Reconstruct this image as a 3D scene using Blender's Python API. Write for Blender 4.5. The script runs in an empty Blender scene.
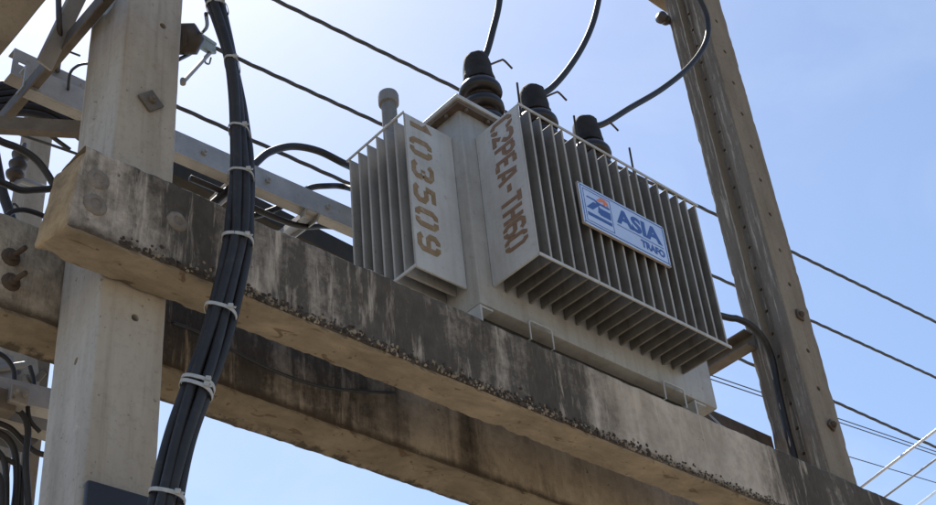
import bpy, bmesh, math, random
from mathutils import Vector, Matrix, noise
random.seed(7)
PI = math.pi
S = bpy.context.scene
C = S.collection

# ------------------------------------------------------------------ camera frame (solved from the photograph's vanishing points)
CAM_H = 1.6
R_ = Vector((0.74573459, -0.66079846, -0.08500188))      # right, down, forward in world axes
D_ = Vector((0.35208873, 0.49918951, -0.7917344))
F_ = Vector((0.56560892, 0.56049552, 0.60492258))
FPX = 1399.66
CAM = Vector((0, 0, CAM_H))


def ray(px, py):
    return R_ * (px - 468) + D_ * (py - 252.5) + F_ * FPX


def aty(px, py, y):                                       # a point of the place seen at that pixel, on the plane y
    r = ray(px, py)
    return CAM + r * (y / r.y)


def atx(px, py, x):
    r = ray(px, py)
    return CAM + r * (x / r.x)


# ------------------------------------------------------------------ helpers
def V(*a): return Vector(a)


def tag(o, label=None, cat=None, group=None, kind=None):
    if label: o['label'] = label
    if cat: o['category'] = cat
    if group: o['group'] = group
    if kind: o['kind'] = kind
    return o


def empty(name, loc, label, cat, group=None):
    o = bpy.data.objects.new(name, None)
    C.objects.link(o)
    o.location = loc
    o.empty_display_size = .1
    return tag(o, label, cat, group)


def put(name, bm, mat, parent=None, smooth=False, org=None, recalc=True):
    """link a bmesh given in world coordinates as one object, its origin at org (or at its parent's origin)"""
    if recalc:
        bmesh.ops.recalc_face_normals(bm, faces=bm.faces[:])
    if parent is not None:
        w = Vector(parent.location)
        p = parent.parent
        while p:
            w += p.location
            p = p.parent
    if org is None:
        if parent is None:
            lo = Vector((min(v.co[i] for v in bm.verts) for i in range(3)))
            hi = Vector((max(v.co[i] for v in bm.verts) for i in range(3)))
            org = Vector(((lo.x + hi.x) / 2, (lo.y + hi.y) / 2, lo.z))
        else:
            org = w.copy()
    bmesh.ops.translate(bm, verts=bm.verts[:], vec=-Vector(org))
    me = bpy.data.meshes.new(name)
    bm.to_mesh(me)
    bm.free()
    for m in (mat if isinstance(mat, (list, tuple)) else [mat]):
        me.materials.append(m)
    if smooth:
        for p in me.polygons: p.use_smooth = True
        if smooth != 'all':
            me.set_sharp_from_angle(angle=math.radians(40))
    o = bpy.data.objects.new(name, me)
    C.objects.link(o)
    if parent is not None:
        o.parent = parent
        o.location = Vector(org) - w
    else:
        o.location = org
    return o


def box(bm, lo, hi, bev=0, mi=0):
    lo, hi = Vector(lo), Vector(hi)
    r = bmesh.ops.create_cube(bm, size=1, matrix=Matrix.Translation((lo + hi) / 2) @ Matrix.Diagonal((*(hi - lo), 1)))
    vs = r['verts']
    if bev:
        es = list({e for v in vs for e in v.link_edges})
        bmesh.ops.bevel(bm, geom=es, offset=bev, segments=2, affect='EDGES', profile=.5)
    return bm


def obox(bm, p0, p1, u, w, h, bev=0, off=(0, 0)):
    """bar from p0 to p1; u = direction of its width w, the third axis carries h"""
    p0, p1 = Vector(p0), Vector(p1)
    d = (p1 - p0)
    L = d.length
    d.normalize()
    u = (Vector(u) - d * Vector(u).dot(d)).normalized()
    n = d.cross(u)
    M = Matrix((d, u, n)).transposed().to_4x4()
    M.translation = (p0 + p1) / 2 + u * off[0] + n * off[1]
    r = bmesh.ops.create_cube(bm, size=1, matrix=M @ Matrix.Diagonal((L, w, h, 1)))
    if bev:
        es = list({e for v in r['verts'] for e in v.link_edges})
        bmesh.ops.bevel(bm, geom=es, offset=bev, segments=2, affect='EDGES', profile=.5)
    return bm


def spline(pts, n=8):
    P = [Vector(p) for p in pts]
    if len(P) == 2:
        return [P[0].lerp(P[1], i / n) for i in range(n + 1)]
    Q = [P[0] * 2 - P[1]] + P + [P[-1] * 2 - P[-2]]
    out = []
    for i in range(1, len(Q) - 2):
        a, b, c, d = Q[i - 1:i + 3]
        for k in range(n):
            t = k / n
            out.append(.5 * ((2 * b) + (c - a) * t + (2 * a - 5 * b + 4 * c - d) * t * t + (3 * b - a - 3 * c + d) * t ** 3))
    out.append(P[-1])
    return out


def tube(bm, path, r, sides=10, caps=True):
    path = [Vector(p) for p in path]
    rings = []
    t0 = (path[1] - path[0]).normalized()
    up = V(0, 0, 1) if abs(t0.z) < .9 else V(1, 0, 0)
    u = t0.cross(up).normalized()
    for i, p in enumerate(path):
        t = (path[min(i + 1, len(path) - 1)] - path[max(i - 1, 0)]).normalized()
        u = (u - t * u.dot(t)).normalized()
        v = t.cross(u)
        rr = r[i] if isinstance(r, (list, tuple)) else r
        rings.append([bm.verts.new(p + (u * math.cos(2 * PI * k / sides) + v * math.sin(2 * PI * k / sides)) * rr) for k in range(sides)])
    for a, b in zip(rings, rings[1:]):
        for k in range(sides):
            bm.faces.new((a[k], a[(k + 1) % sides], b[(k + 1) % sides], b[k]))
    if caps:
        bm.faces.new(rings[0][::-1])
        bm.faces.new(rings[-1])
    return bm


def lathe(bm, base, prof, sides=28, axis=(0, 0, 1)):
    """prof = [(radius, height)] along axis from base"""
    ax = Vector(axis).normalized()
    return tube(bm, [Vector(base) + ax * h for r, h in prof], [max(r, 1e-4) for r, h in prof], sides) if False else _lathe(bm, Vector(base), prof, sides, ax)


def _lathe(bm, base, prof, sides, ax):
    up = V(0, 0, 1) if abs(ax.z) < .9 else V(1, 0, 0)
    u = ax.cross(up).normalized()
    v = ax.cross(u)
    rings = []
    for r, h in prof:
        rings.append([bm.verts.new(base + ax * h + (u * math.cos(2 * PI * k / sides) + v * math.sin(2 * PI * k / sides)) * max(r, 1e-4)) for k in range(sides)])
    for a, b in zip(rings, rings[1:]):
        for k in range(sides):
            bm.faces.new((a[k], a[(k + 1) % sides], b[(k + 1) % sides], b[k]))
    bm.faces.new(rings[0][::-1])
    bm.faces.new(rings[-1])
    return bm


def sect(poly, r, seg=3, step=.02):
    """closed section with rounded corners and points every step along its sides"""
    n = len(poly)
    out = []
    arcs = []
    for i in range(n):
        p = Vector(poly[i]); a = Vector(poly[i - 1]); b = Vector(poly[(i + 1) % n])
        da = (a - p); db = (b - p)
        rr = min(r, da.length * .45, db.length * .45)
        s = p + da.normalized() * rr; e = p + db.normalized() * rr
        arcs.append([(s.lerp(p, t)).lerp(p.lerp(e, t), t) for t in [k / seg for k in range(seg + 1)]])
    for i in range(n):
        out += arcs[i]
        a = arcs[i][-1]; b = arcs[(i + 1) % n][0]
        m = int((b - a).length / step)
        for k in range(1, m):
            out.append(a.lerp(b, k / m))
    return out


def loft(bm, sec, axis, t0, t1, step, amp, seed=0, endr=.012, edge=None):
    """extrude a section along x ('x': section is (y,z)), y ('y': (x,z)) or z ('z': (x,y)) with a rough surface"""
    n = max(2, int(abs(t1 - t0) / step))
    ts = [t0 + (t1 - t0) * i / n for i in range(n + 1)]
    cx = sum((p for p in sec), Vector((0, 0))) / len(sec)
    half = max((p - cx).length for p in sec)
    rings = []
    def P(t, q):
        if axis == 'x': return V(t, q.x, q.y)
        if axis == 'y': return V(q.x, t, q.y)
        return V(q.x, q.y, t)
    sg = 1 if t1 > t0 else -1
    stack = [(ts[0], 1 - endr / half * .9), (ts[0] + sg * endr * .3, 1 - endr / half * .3), (ts[0] + sg * endr, 1)] + [(t, 1) for t in ts[1:-1]] + \
            [(ts[-1] - sg * endr, 1), (ts[-1] - sg * endr * .3, 1 - endr / half * .3), (ts[-1], 1 - endr / half * .9)]
    so = V(seed * 13.1, seed * 7.7, seed * 3.3)
    for t, s in stack:
        ring = []
        for q in sec:
            qq = cx + (q - cx) * s
            p = P(t, qq)
            nz = (noise.fractal(p * 9 + so, 1, 2, 4) * .5 + noise.noise(p * 2.2 + so) * .35) * amp
            dq = (q - cx).normalized()
            if edge:
                e = edge(t, q)
                ch = noise.fractal(p * 34 + so, 1, 2, 4)
                nz += amp * e * (ch * .8 - max(0, noise.noise(p * 13 + so) - .12) * 2.6)
            a = 1
            off = P(0, dq * nz * a) if axis != 'z' else V(dq.x * nz * a, dq.y * nz * a, 0)
            if axis == 'x': off.x = 0
            ring.append(bm.verts.new(p + off))
        rings.append(ring)
    m = len(sec)
    for a, b in zip(rings, rings[1:]):
        for k in range(m):
            bm.faces.new((a[k], a[(k + 1) % m], b[(k + 1) % m], b[k]))
    for rg, rev in ((rings[0], True), (rings[-1], False)):
        c = bm.verts.new(sum((v.co for v in rg), V(0, 0, 0)) / m)
        for k in range(m):
            bm.faces.new((rg[(k + 1) % m], rg[k], c))
    return bm


# ------------------------------------------------------------------ materials
class NT:
    def __init__(self, name):
        self.m = bpy.data.materials.new(name)
        self.m.use_nodes = True
        self.t = self.m.node_tree
        self.b = self.t.nodes['Principled BSDF']

    def n(self, kind, **kw):
        nd = self.t.nodes.new(kind)
        for k, v in kw.items():
            if k in ('op',): nd.operation = v
            elif hasattr(nd, k) and not k[0].isupper(): setattr(nd, k, v)
            else: nd.inputs[k.replace('_', ' ')].default_value = v
        return nd

    def l(self, a, b): self.t.links.new(a, b)

    def coord(self, kind='Object', scale=(1, 1, 1), loc=(0, 0, 0)):
        tc = self.n('ShaderNodeTexCoord')
        mp = self.n('ShaderNodeMapping')
        mp.inputs['Scale'].default_value = scale
        mp.inputs['Location'].default_value = loc
        self.l(tc.outputs[kind], mp.inputs['Vector'])
        return mp.outputs[0]

    def noise(self, scale, detail=6, rough=.6, vec=None, dist=0):
        nd = self.n('ShaderNodeTexNoise')
        nd.inputs['Scale'].default_value = scale
        nd.inputs['Detail'].default_value = detail
        nd.inputs['Roughness'].default_value = rough
        nd.inputs['Distortion'].default_value = dist
        self.l(vec if vec is not None else self.coord(), nd.inputs['Vector'])
        return nd.outputs['Fac']

    def ramp(self, fac, stops, interp='LINEAR'):
        nd = self.n('ShaderNodeValToRGB')
        cr = nd.color_ramp
        cr.interpolation = interp
        while len(cr.elements) < len(stops): cr.elements.new(.5)
        for e, (p, c) in zip(cr.elements, stops):
            e.position = p
            e.color = (c, c, c, 1) if isinstance(c, (int, float)) else (*c, 1)
        self.l(fac, nd.inputs[0])
        return nd.outputs[0]

    def mix(self, fac, a, b, mode='MIX'):
        nd = self.n('ShaderNodeMix')
        nd.data_type = 'RGBA'
        nd.blend_type = mode
        for s, x in ((nd.inputs[0], fac), (nd.inputs[6], a), (nd.inputs[7], b)):
            if isinstance(x, (int, float)): s.default_value = x
            elif isinstance(x, tuple): s.default_value = (*x, 1)
            else: self.l(x, s)
        return nd.outputs[2]

    def math(self, op, a, b=0, clamp=False):
        nd = self.n('ShaderNodeMath')
        nd.operation = op
        nd.use_clamp = clamp
        for s, x in ((nd.inputs[0], a), (nd.inputs[1], b)):
            if isinstance(x, (int, float)): s.default_value = x
            else: self.l(x, s)
        return nd.outputs[0]

    def bump(self, h, strength=.3, dist=.005):
        nd = self.n('ShaderNodeBump')
        nd.inputs['Strength'].default_value = strength
        nd.inputs['Distance'].default_value = dist
        self.l(h, nd.inputs['Height'])
        self.l(nd.outputs[0], self.b.inputs['Normal'])

    def col(self, c):
        if isinstance(c, tuple): self.b.inputs['Base Color'].default_value = (*c, 1)
        else: self.l(c, self.b.inputs['Base Color'])

    def set(self, rough=.6, metal=0, spec=.5):
        if isinstance(rough, (int, float)): self.b.inputs['Roughness'].default_value = rough
        else: self.l(rough, self.b.inputs['Roughness'])
        self.b.inputs['Metallic'].default_value = metal
        self.b.inputs['Specular IOR Level'].default_value = spec
        return self.m


def mottled(name, a, b, scale=8, rough=.6, metal=0, bump=.15, spec=.5, bdist=.003, spots=None):
    t = NT(name)
    f = t.noise(scale, 8, .65)
    c = t.ramp(f, [(.3, a), (.7, b)])
    if spots:
        g = t.noise(scale * 4, 4, .7)
        c = t.mix(t.ramp(g, [(.58, 0), (.7, spots[1])]), c, spots[0])
    t.col(c)
    if bump: t.bump(t.noise(scale * 9, 5, .7), bump, bdist)
    return t.set(rough, metal, spec)


def beam_material(name, base, soffit, amount, length, seed=0, mouldcol=(.026, .022, .018), band=.026, lip=0):
    """cast concrete: black mould runs down the faces where rain reaches; soffit clean and dusty.
    amount = [(metres along the beam from its middle, mould 0..1)]"""
    t = NT(name)
    tc = t.n('ShaderNodeTexCoord')
    sp = t.n('ShaderNodeSeparateXYZ')
    t.l(tc.outputs['Object'], sp.inputs[0])
    ge = t.n('ShaderNodeNewGeometry')
    sn = t.n('ShaderNodeSeparateXYZ')
    t.l(ge.outputs['True Normal'], sn.inputs[0])
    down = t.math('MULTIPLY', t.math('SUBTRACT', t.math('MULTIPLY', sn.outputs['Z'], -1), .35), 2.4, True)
    l = (seed * 3.7, seed, 0)
    broad = t.noise(2.2, 6, .6, t.coord(loc=l))
    fine = t.noise(26, 8, .7, t.coord(loc=l))
    c = t.ramp(broad, [(.3, tuple(x * .72 for x in base)), (.5, base), (.72, tuple(min(1, x * 1.22) for x in base))])
    c = t.mix(t.ramp(fine, [(.35, .55), (.55, 0)]), c, tuple(x * .6 for x in base))
    # runs
    run = t.noise(1, 8, .68, t.coord(scale=(13, 13, 1.1), loc=l), .3)
    run2 = t.noise(1, 6, .6, t.coord(scale=(3.2, 3.2, 1.0), loc=(l[0] + 5, 2, 1)), .6)
    blot = t.noise(17, 10, .74, t.coord(loc=(l[0] + 9, 0, 4)), .3)
    fx = t.math('ADD', t.math('DIVIDE', sp.outputs['X'], length), .5)
    am = t.ramp(fx, [((x / length) + .5, a) for x, a in amount])
    s = t.math('ADD', t.math('MULTIPLY', run, .85), t.math('MULTIPLY', run2, .85))
    s = t.math('ADD', s, t.math('MULTIPLY', blot, .6))
    s = t.math('ADD', s, t.math('MULTIPLY', t.noise(60, 6, .75, t.coord(loc=l)), .30))
    s = t.math('ADD', s, t.math('MULTIPLY', am, .80))
    mould = t.ramp(s, [(.62, 0), (.0, 0)]) if False else t.math('MULTIPLY', t.math('SUBTRACT', s, 1.63), 2.8, True)
    mould = t.math('MULTIPLY', mould, .88)
    mould = t.math('MULTIPLY', mould, t.math('SUBTRACT', 1, t.math('MULTIPLY', down, .93)))
    side0 = t.math('SUBTRACT', 1, down)
    # pale lime runs
    lime = t.noise(1, 7, .7, t.coord(scale=(22, 22, 2.6), loc=(l[0] + 2, 8, 3)), .4)
    lm = t.math('MULTIPLY', t.ramp(lime, [(.55, 0), (.66, .55)]), t.math('SUBTRACT', 1, down))
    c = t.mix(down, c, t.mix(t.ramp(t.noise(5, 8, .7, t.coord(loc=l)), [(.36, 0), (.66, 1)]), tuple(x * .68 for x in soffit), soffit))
    c = t.mix(t.math('MULTIPLY', t.ramp(run2, [(.42, 0), (.6, .55)]), side0), c, (.19, .145, .10))
    dab = t.noise(1, 6, .7, t.coord(scale=(48, 48, 15), loc=(l[0], 5, 9)), .5)
    vary = t.ramp(t.math('ADD', t.math('MULTIPLY', dab, .6), t.math('MULTIPLY', blot, .4)), [(.38, mouldcol), (.55, tuple(x * 1.9 for x in mouldcol)), (.63, tuple(x * 2.6 for x in mouldcol)), (.74, tuple(x * .42 for x in base))])
    c = t.mix(mould, c, vary)
    c = t.mix(lm, c, tuple(min(1, x * 1.2) for x in base))
    # broken lower edge: cement washed out, dark between the pebbles; black crust on the far lip of the soffit
    side = t.math('SUBTRACT', 1, down)
    zb = t.math('ADD', sp.outputs['Z'], t.math('MULTIPLY', t.math('SUBTRACT', t.noise(30, 6, .7, t.coord(loc=l)), .5), .05))
    c = t.mix(t.math('MULTIPLY', t.ramp(zb, [(band * .5, .9), (band * 1.5, 0)]), side), c, (.05, .036, .024))
    if lip:
        yb = t.math('ADD', sp.outputs['Y'], t.math('MULTIPLY', t.math('SUBTRACT', t.noise(16, 8, .7, t.coord(loc=l)), .5), .16))
        c = t.mix(t.math('MULTIPLY', t.ramp(yb, [(lip * .75, 0), (lip * 1.1, .9)]), down), c, (.03, .025, .02))
    # the sawn end is bare and dusty
    endm = t.math('MULTIPLY', t.math('SUBTRACT', t.math('MULTIPLY', sn.outputs['X'], -1), .4), 3, True)
    c = t.mix(endm, c, t.mix(t.ramp(t.noise(9, 8, .7, t.coord(loc=l)), [(.38, 0), (.6, 1)]), (.20, .14, .08), (.36, .265, .155)))
    # brown scars, grime and air holes on the soffit
    gr = t.noise(1, 9, .72, t.coord(scale=(4, 9, 4), loc=(l[0], 7, 0)), .6)
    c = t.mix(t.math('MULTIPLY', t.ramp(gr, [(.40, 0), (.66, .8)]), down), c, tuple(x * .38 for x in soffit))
    sc = t.noise(1, 3, .5, t.coord(scale=(11, 26, 9), loc=(l[0], 3, 0)), .8)
    c = t.mix(t.math('MULTIPLY', t.ramp(sc, [(.645, 0), (.69, .65)]), down), c, (.075, .045, .028))
    ah = t.noise(52, 2, .5, t.coord(loc=l))
    c = t.mix(t.math('MULTIPLY', t.ramp(ah, [(.68, 0), (.73, .7)]), down), c, (.05, .037, .025))
    # tie holes, chipped scabs on the sides
    ah2 = t.noise(19, 3, .6, t.coord(loc=(l[0] + 4, 1, 2)), .4)
    c = t.mix(t.math('MULTIPLY', t.ramp(ah2, [(.70, 0), (.74, .8)]), side), c, (.07, .055, .04))
    t.col(c)
    h = t.math('ADD', fine, t.math('MULTIPLY', t.noise(120, 3, .6), .35))
    t.bump(h, .55, .006)
    return t.set(.92, 0, .25)


M = {}
M['pole'] = None


def pole_material(name, base, side, rough=.45):
    """base: the smooth cast face; side: the grooved side faces, rougher and scraped"""
    t = NT(name)
    tc = t.n('ShaderNodeTexCoord')
    sn = t.n('ShaderNodeSeparateXYZ')
    t.l(tc.outputs['Normal'], sn.inputs[0])
    sidem = t.ramp(t.math('ABSOLUTE', sn.outputs['X']), [(.45, 0), (.85, 1)])
    broad = t.noise(1, 8, .62, t.coord(scale=(5, 5, 1.3)))
    st = t.noise(1, 8, .72, t.coord(scale=(40, 40, 1.2)))
    st2 = t.noise(1, 6, .7, t.coord(scale=(60, 60, 3.5), loc=(3, 1, 7)))
    fine = t.noise(55, 8, .72)
    c = t.mix(sidem, base, side)
    c = t.mix(t.ramp(broad, [(.34, .75), (.6, 0)]), c, t.mix(1.0, c, (.62, .60, .57), 'MULTIPLY'))
    c = t.mix(t.ramp(st, [(.54, 0), (.74, .5)]), c, t.mix(1.0, c, (.5, .46, .42), 'MULTIPLY'))
    c = t.mix(t.math('MULTIPLY', t.ramp(st2, [(.53, 0), (.66, rough)]), sidem), c, (.42, .39, .35))
    c = t.mix(t.ramp(fine, [(.33, .35), (.5, 0)]), c, t.mix(1.0, c, (.6, .57, .53), 'MULTIPLY'))
    pit = t.noise(58, 2, .5)
    c = t.mix(t.ramp(pit, [(.69, 0), (.73, .6)]), c, t.mix(1.0, c, (.4, .37, .33), 'MULTIPLY'))
    ws = t.noise(1, 6, .6, t.coord(scale=(11, 11, .5), loc=(6, 2, 0)), .3)
    c = t.mix(t.ramp(ws, [(.50, 0), (.68, .32)]), c, t.mix(1.0, c, (.58, .52, .45), 'MULTIPLY'))
    ch = t.noise(8, 6, .8, None, 1.0)
    c = t.mix(t.ramp(ch, [(.65, 0), (.69, .5)]), c, t.mix(1.0, c, (1.5, 1.5, 1.5), 'MULTIPLY'))
    t.col(c)
    t.bump(t.math('ADD', fine, t.math('MULTIPLY', pit, -.3)), .25, .003)
    return t.set(.9, 0, .25)


M['pole_left'] = pole_material('pale_cast_concrete', (.40, .35, .29), (.385, .37, .35), .12)
M['pole_right'] = pole_material('brown_cast_concrete', (.245, .20, .15), (.165, .145, .125), .8)
M['arm'] = pole_material('brown_grey_concrete', (.25, .225, .19), (.25, .225, .19), .1)
M['pole_far'] = pole_material('far_cast_concrete', (.28, .25, .215), (.26, .24, .21))
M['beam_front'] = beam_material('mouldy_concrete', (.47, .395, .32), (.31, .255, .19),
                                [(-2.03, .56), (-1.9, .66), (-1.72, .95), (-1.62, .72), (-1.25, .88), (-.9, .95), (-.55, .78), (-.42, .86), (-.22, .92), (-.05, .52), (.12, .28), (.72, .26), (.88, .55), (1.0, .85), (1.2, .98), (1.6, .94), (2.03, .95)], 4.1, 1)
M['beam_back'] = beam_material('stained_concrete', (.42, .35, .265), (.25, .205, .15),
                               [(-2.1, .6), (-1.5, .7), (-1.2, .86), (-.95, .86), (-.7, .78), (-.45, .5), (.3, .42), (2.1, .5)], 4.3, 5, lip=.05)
M['stone'] = mottled('river_gravel', (.10, .075, .05), (.34, .265, .18), 22, .85, 0, .2)
M['stone_dark'] = mottled('dirty_cement', (.022, .016, .012), (.075, .055, .04), 30, .95, 0, .4)


def paint(name, base, dirt, scale=3, amt=.6, rough=.45):
    """sprayed enamel, dusty, with rain runs, chips and a few rust blooms"""
    t = NT(name)
    c = t.ramp(t.noise(scale, 7, .6), [(.35, tuple(x * .84 for x in base)), (.65, base)])
    run = t.noise(1, 7, .65, t.coord(scale=(26, 26, 1.4)))
    c = t.mix(t.ramp(run, [(.46, 0), (.72, amt)]), c, dirt)
    cl = t.noise(5.5, 9, .72, t.coord(loc=(4, 1, 2)), .4)
    c = t.mix(t.ramp(cl, [(.46, 0), (.70, amt * .8)]), c, tuple(x * .8 for x in dirt))
    sp = t.noise(60, 4, .7)
    c = t.mix(t.ramp(sp, [(.62, 0), (.70, amt)]), c, tuple(x * .6 for x in dirt))
    ru = t.noise(1, 5, .75, t.coord(scale=(24, 24, 9), loc=(1, 6, 3)), .5)
    c = t.mix(t.ramp(ru, [(.67, 0), (.73, .75)]), c, (.13, .062, .03))
    t.col(c)
    t.bump(t.math('ADD', t.noise(5, 4, .5), t.math('MULTIPLY', sp, .12)), .2, .006)
    r = t.ramp(t.noise(12, 5, .6), [(.3, rough - .08), (.7, rough + .15)])
    return t.set(r, 0, .45)


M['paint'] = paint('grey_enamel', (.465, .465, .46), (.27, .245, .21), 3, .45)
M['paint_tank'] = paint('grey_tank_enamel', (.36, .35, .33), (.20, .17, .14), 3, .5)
M['paint_fin'] = paint('dusty_grey_enamel', (.185, .175, .16), (.085, .07, .056), 4, .75, .55)  # front fin faces: dust, plus the shade of the gaps put into the colour
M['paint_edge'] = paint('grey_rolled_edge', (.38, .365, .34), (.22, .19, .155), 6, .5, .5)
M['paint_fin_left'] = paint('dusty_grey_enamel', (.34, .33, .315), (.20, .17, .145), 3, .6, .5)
M['lid_rust'] = paint('rust_stained_enamel', (.15, .115, .09), (.10, .06, .035), 6, .8, .6)
M['paint_dark'] = paint('grimy_grey_enamel', (.20, .195, .19), (.12, .10, .085), 3, .6, .55)
M['steel'] = mottled('galvanised_steel', (.24, .24, .24), (.36, .35, .34), 14, .5, .35, .08, spots=((.20, .15, .10), .6))
M['rust_steel'] = mottled('rusting_steel', (.17, .13, .10), (.30, .25, .20), 10, .7, .15, .2, spots=((.13, .07, .035), .8))
M['dark_rust'] = mottled('dark_rust', (.045, .03, .022), (.10, .07, .05), 20, .85, 0, .3)
M['brown_steel'] = mottled('brown_grey_steel', (.085, .07, .058), (.16, .135, .11), 14, .75, .1, .2, spots=((.08, .045, .025), .6))
M['seam'] = mottled('pale_mortar', (.22, .195, .165), (.36, .33, .29), 20, .9, 0, .3)
M['plug'] = mottled('mortar_plug', (.10, .085, .068), (.24, .20, .165), 16, .9, 0, .4)
M['black_steel'] = mottled('black_tarred_steel', (.014, .012, .010), (.035, .03, .025), 9, .8, 0, .15)
M['dull_steel'] = mottled('weathered_steel', (.19, .18, .17), (.30, .28, .26), 9, .6, .3, .1, spots=((.16, .11, .07), .6))
M['rubber'] = mottled('black_cable_jacket', (.012, .011, .012), (.026, .024, .025), 9, .5, 0, .08, .35, spots=((.045, .041, .038), .55))
M['wire'] = mottled('dark_stranded_wire', (.022, .022, .024), (.05, .048, .046), 30, .5, 0, .05, .5)
M['alu'] = mottled('bright_aluminium', (.5, .5, .5), (.62, .62, .61), 20, .35, .8, .05)
M['porcelain'] = mottled('dark_brown_porcelain', (.010, .007, .006), (.02, .014, .012), 12, .32, 0, .03, .4)
M['boot'] = mottled('weathered_black_rubber', (.009, .008, .008), (.030, .026, .023), 16, .75, 0, .3, .3)
M['insul'] = mottled('brown_insulator', (.026, .017, .013), (.05, .033, .026), 12, .5, 0, .05, .5)
M['tie'] = mottled('grey_white_nylon', (.27, .27, .265), (.44, .44, .43), 40, .5, 0, 0)
M['plate'] = mottled('dark_slate_panel', (.014, .015, .02), (.022, .023, .03), 12, .6, 0, .05)
M['green'] = mottled('green_grey_clamp', (.11, .125, .095), (.19, .205, .16), 18, .55, .2, .1)
M['ground'] = mottled('dusty_ground', (.28, .235, .17), (.38, .32, .24), .6, .95, 0, .3, .2, .03)
t = NT('brown_stencil_paint'); f = t.noise(38, 7, .75)
t.col(t.ramp(f, [(.28, (.36, .34, .31)), (.42, (.25, .17, .09)), (.75, (.17, .105, .05))])); M['stencil'] = t.set(.6)
t = NT('red_brown_stencil_paint'); f = t.noise(38, 7, .75)
t.col(t.ramp(f, [(.26, (.30, .27, .25)), (.38, (.21, .13, .08)), (.75, (.155, .085, .05))])); M['stencil_red'] = t.set(.6)
M['sign_face'] = mottled('sign_white_blue', (.36, .47, .70), (.48, .58, .80), 7, .35, 0, .05, spots=((.34, .36, .42), .45))
M['sign_blue'] = mottled('sign_blue_ink', (.03, .085, .28), (.04, .10, .32), 6, .4, 0, 0)
M['sign_light'] = mottled('sign_pale_ink', (.66, .72, .82), (.72, .78, .86), 6, .4, 0, 0)
M['sign_orange'] = mottled('sign_orange_ink', (.62, .16, .05), (.7, .2, .07), 6, .4, 0, 0)
M['sign_edge'] = mottled('sign_tan_edge', (.30, .25, .21), (.38, .32, .27), 9, .6, 0, .1)

# ------------------------------------------------------------------ ground
bm = bmesh.new()
bmesh.ops.create_grid(bm, x_segments=40, y_segments=40, size=1500)
g = put('ground', bm, M['ground'], org=(0, 0, 0)); tag(g, 'pale dusty ground below the transformer platform', 'ground', kind='structure')


# ------------------------------------------------------------------ the two platform beams
def beam(name, x0, x1, y0, y1, z0, z1, mat, seed, label, lowback=0):
    poly = [(y0, z0), (y1, z0 - lowback), (y1, z1), (y0, z1)]
    sec = sect([Vector(p) for p in poly], .012, 3, .016)
    def edge(t, q):
        dy = min(abs(q.x - y0), abs(q.x - y1)); dz = min(abs(q.y - z0), abs(q.y - z1))
        k = max(0, 1 - math.hypot(dy, dz) / .05)
        return k * (1.25 if q.y < z0 + .05 else .8) + (.8 if t < x0 + .05 else 0)
    bm = loft(bmesh.new(), sec, 'x', x0, x1, .016, .0045, seed, .012, edge)
    for v in bm.verts:                                     # the end was cast out of square
        if v.co.x < x0 + .03:
            v.co.x += .030 * (v.co.z - z0) / (z1 - z0) - .014 * (v.co.y - y0) / (y1 - y0) + .006 * noise.fractal(v.co * 14, 1, 2, 4)
            if v.co.z > z1 - .05: v.co.x += max(0, (v.co.z - z1 + .05) / .05) ** 2 * .02
    o = put(name, bm, mat, smooth=True, org=((x0 + x1) / 2, (y0 + y1) / 2, z0 + CAM_H * 0))
    tag(o, label, 'concrete beam', 'pair of concrete platform beams')
    return o


Z = lambda h: h + CAM_H          # heights above the camera -> heights above the ground
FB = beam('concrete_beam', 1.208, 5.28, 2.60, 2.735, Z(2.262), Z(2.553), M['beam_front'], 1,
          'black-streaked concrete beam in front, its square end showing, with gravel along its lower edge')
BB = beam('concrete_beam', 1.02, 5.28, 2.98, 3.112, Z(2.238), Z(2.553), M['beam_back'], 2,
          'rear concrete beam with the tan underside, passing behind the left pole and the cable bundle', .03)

# exposed gravel along the lower front edge of the front beam
bm = bmesh.new()
for i in range(3000):
    x = random.uniform(1.36, 5.1)
    dens = .55 + .45 * noise.noise(V(x * 2.3, 0, 4))
    if random.random() > dens + (.25 if 1.7 < x < 3.4 else 0): continue
    zz = Z(2.262) + .011 + abs(random.gauss(0, .015)) + (.006 * noise.noise(V(x * 5, 1, 1)))
    r = random.uniform(.0018, .0062) * (1.15 if x < 3.4 else .75)
    m = Matrix.Translation((x, 2.5985 + random.uniform(-.001, .002), zz)) @ Matrix.Rotation(random.uniform(0, 3), 4, 'Y') @ Matrix.Diagonal((r * random.uniform(.8, 1.7), r * .7, r, 1))
    v = bmesh.ops.create_icosphere(bm, subdivisions=1, radius=1, matrix=m)
    for q in v['verts']: q.co += V(*(random.uniform(-.001, .001) for _ in range(3)))
    mi = 1 if random.random() < .68 else 0
    for f in {f for q in v['verts'] for f in q.link_faces}: f.material_index = mi
g = put('exposed_gravel', bm, [M['stone'], M['stone_dark']], FB, True)
g['kind'] = 'stuff'; g['label'] = 'pebbles showing along the broken lower edge'

for px, py, r in ((98, 180, .034), (95, 205, .034), (177, 222, .032)):
    p = aty(px, py, 2.602)
    bm = bmesh.new()
    _lathe(bm, p + V(0, .010, 0), [(r * 1.05, 0), (r * 1.0, .012), (r * .9, .0155), (r * .7, .018), (r * .5, .0185), (r * .42, .015), (r * .25, .0165), (r * .05, .017)], 24, V(0, -1, 0))
    for v in bm.verts: v.co += V(noise.noise(v.co * 60), .5 * noise.noise(v.co * 70 + V(3, 3, 3)), noise.noise(v.co * 60 + V(9, 0, 0))) * .003
    b = put('anchor_bolt', bm, M['plug'], FB, True)


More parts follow.
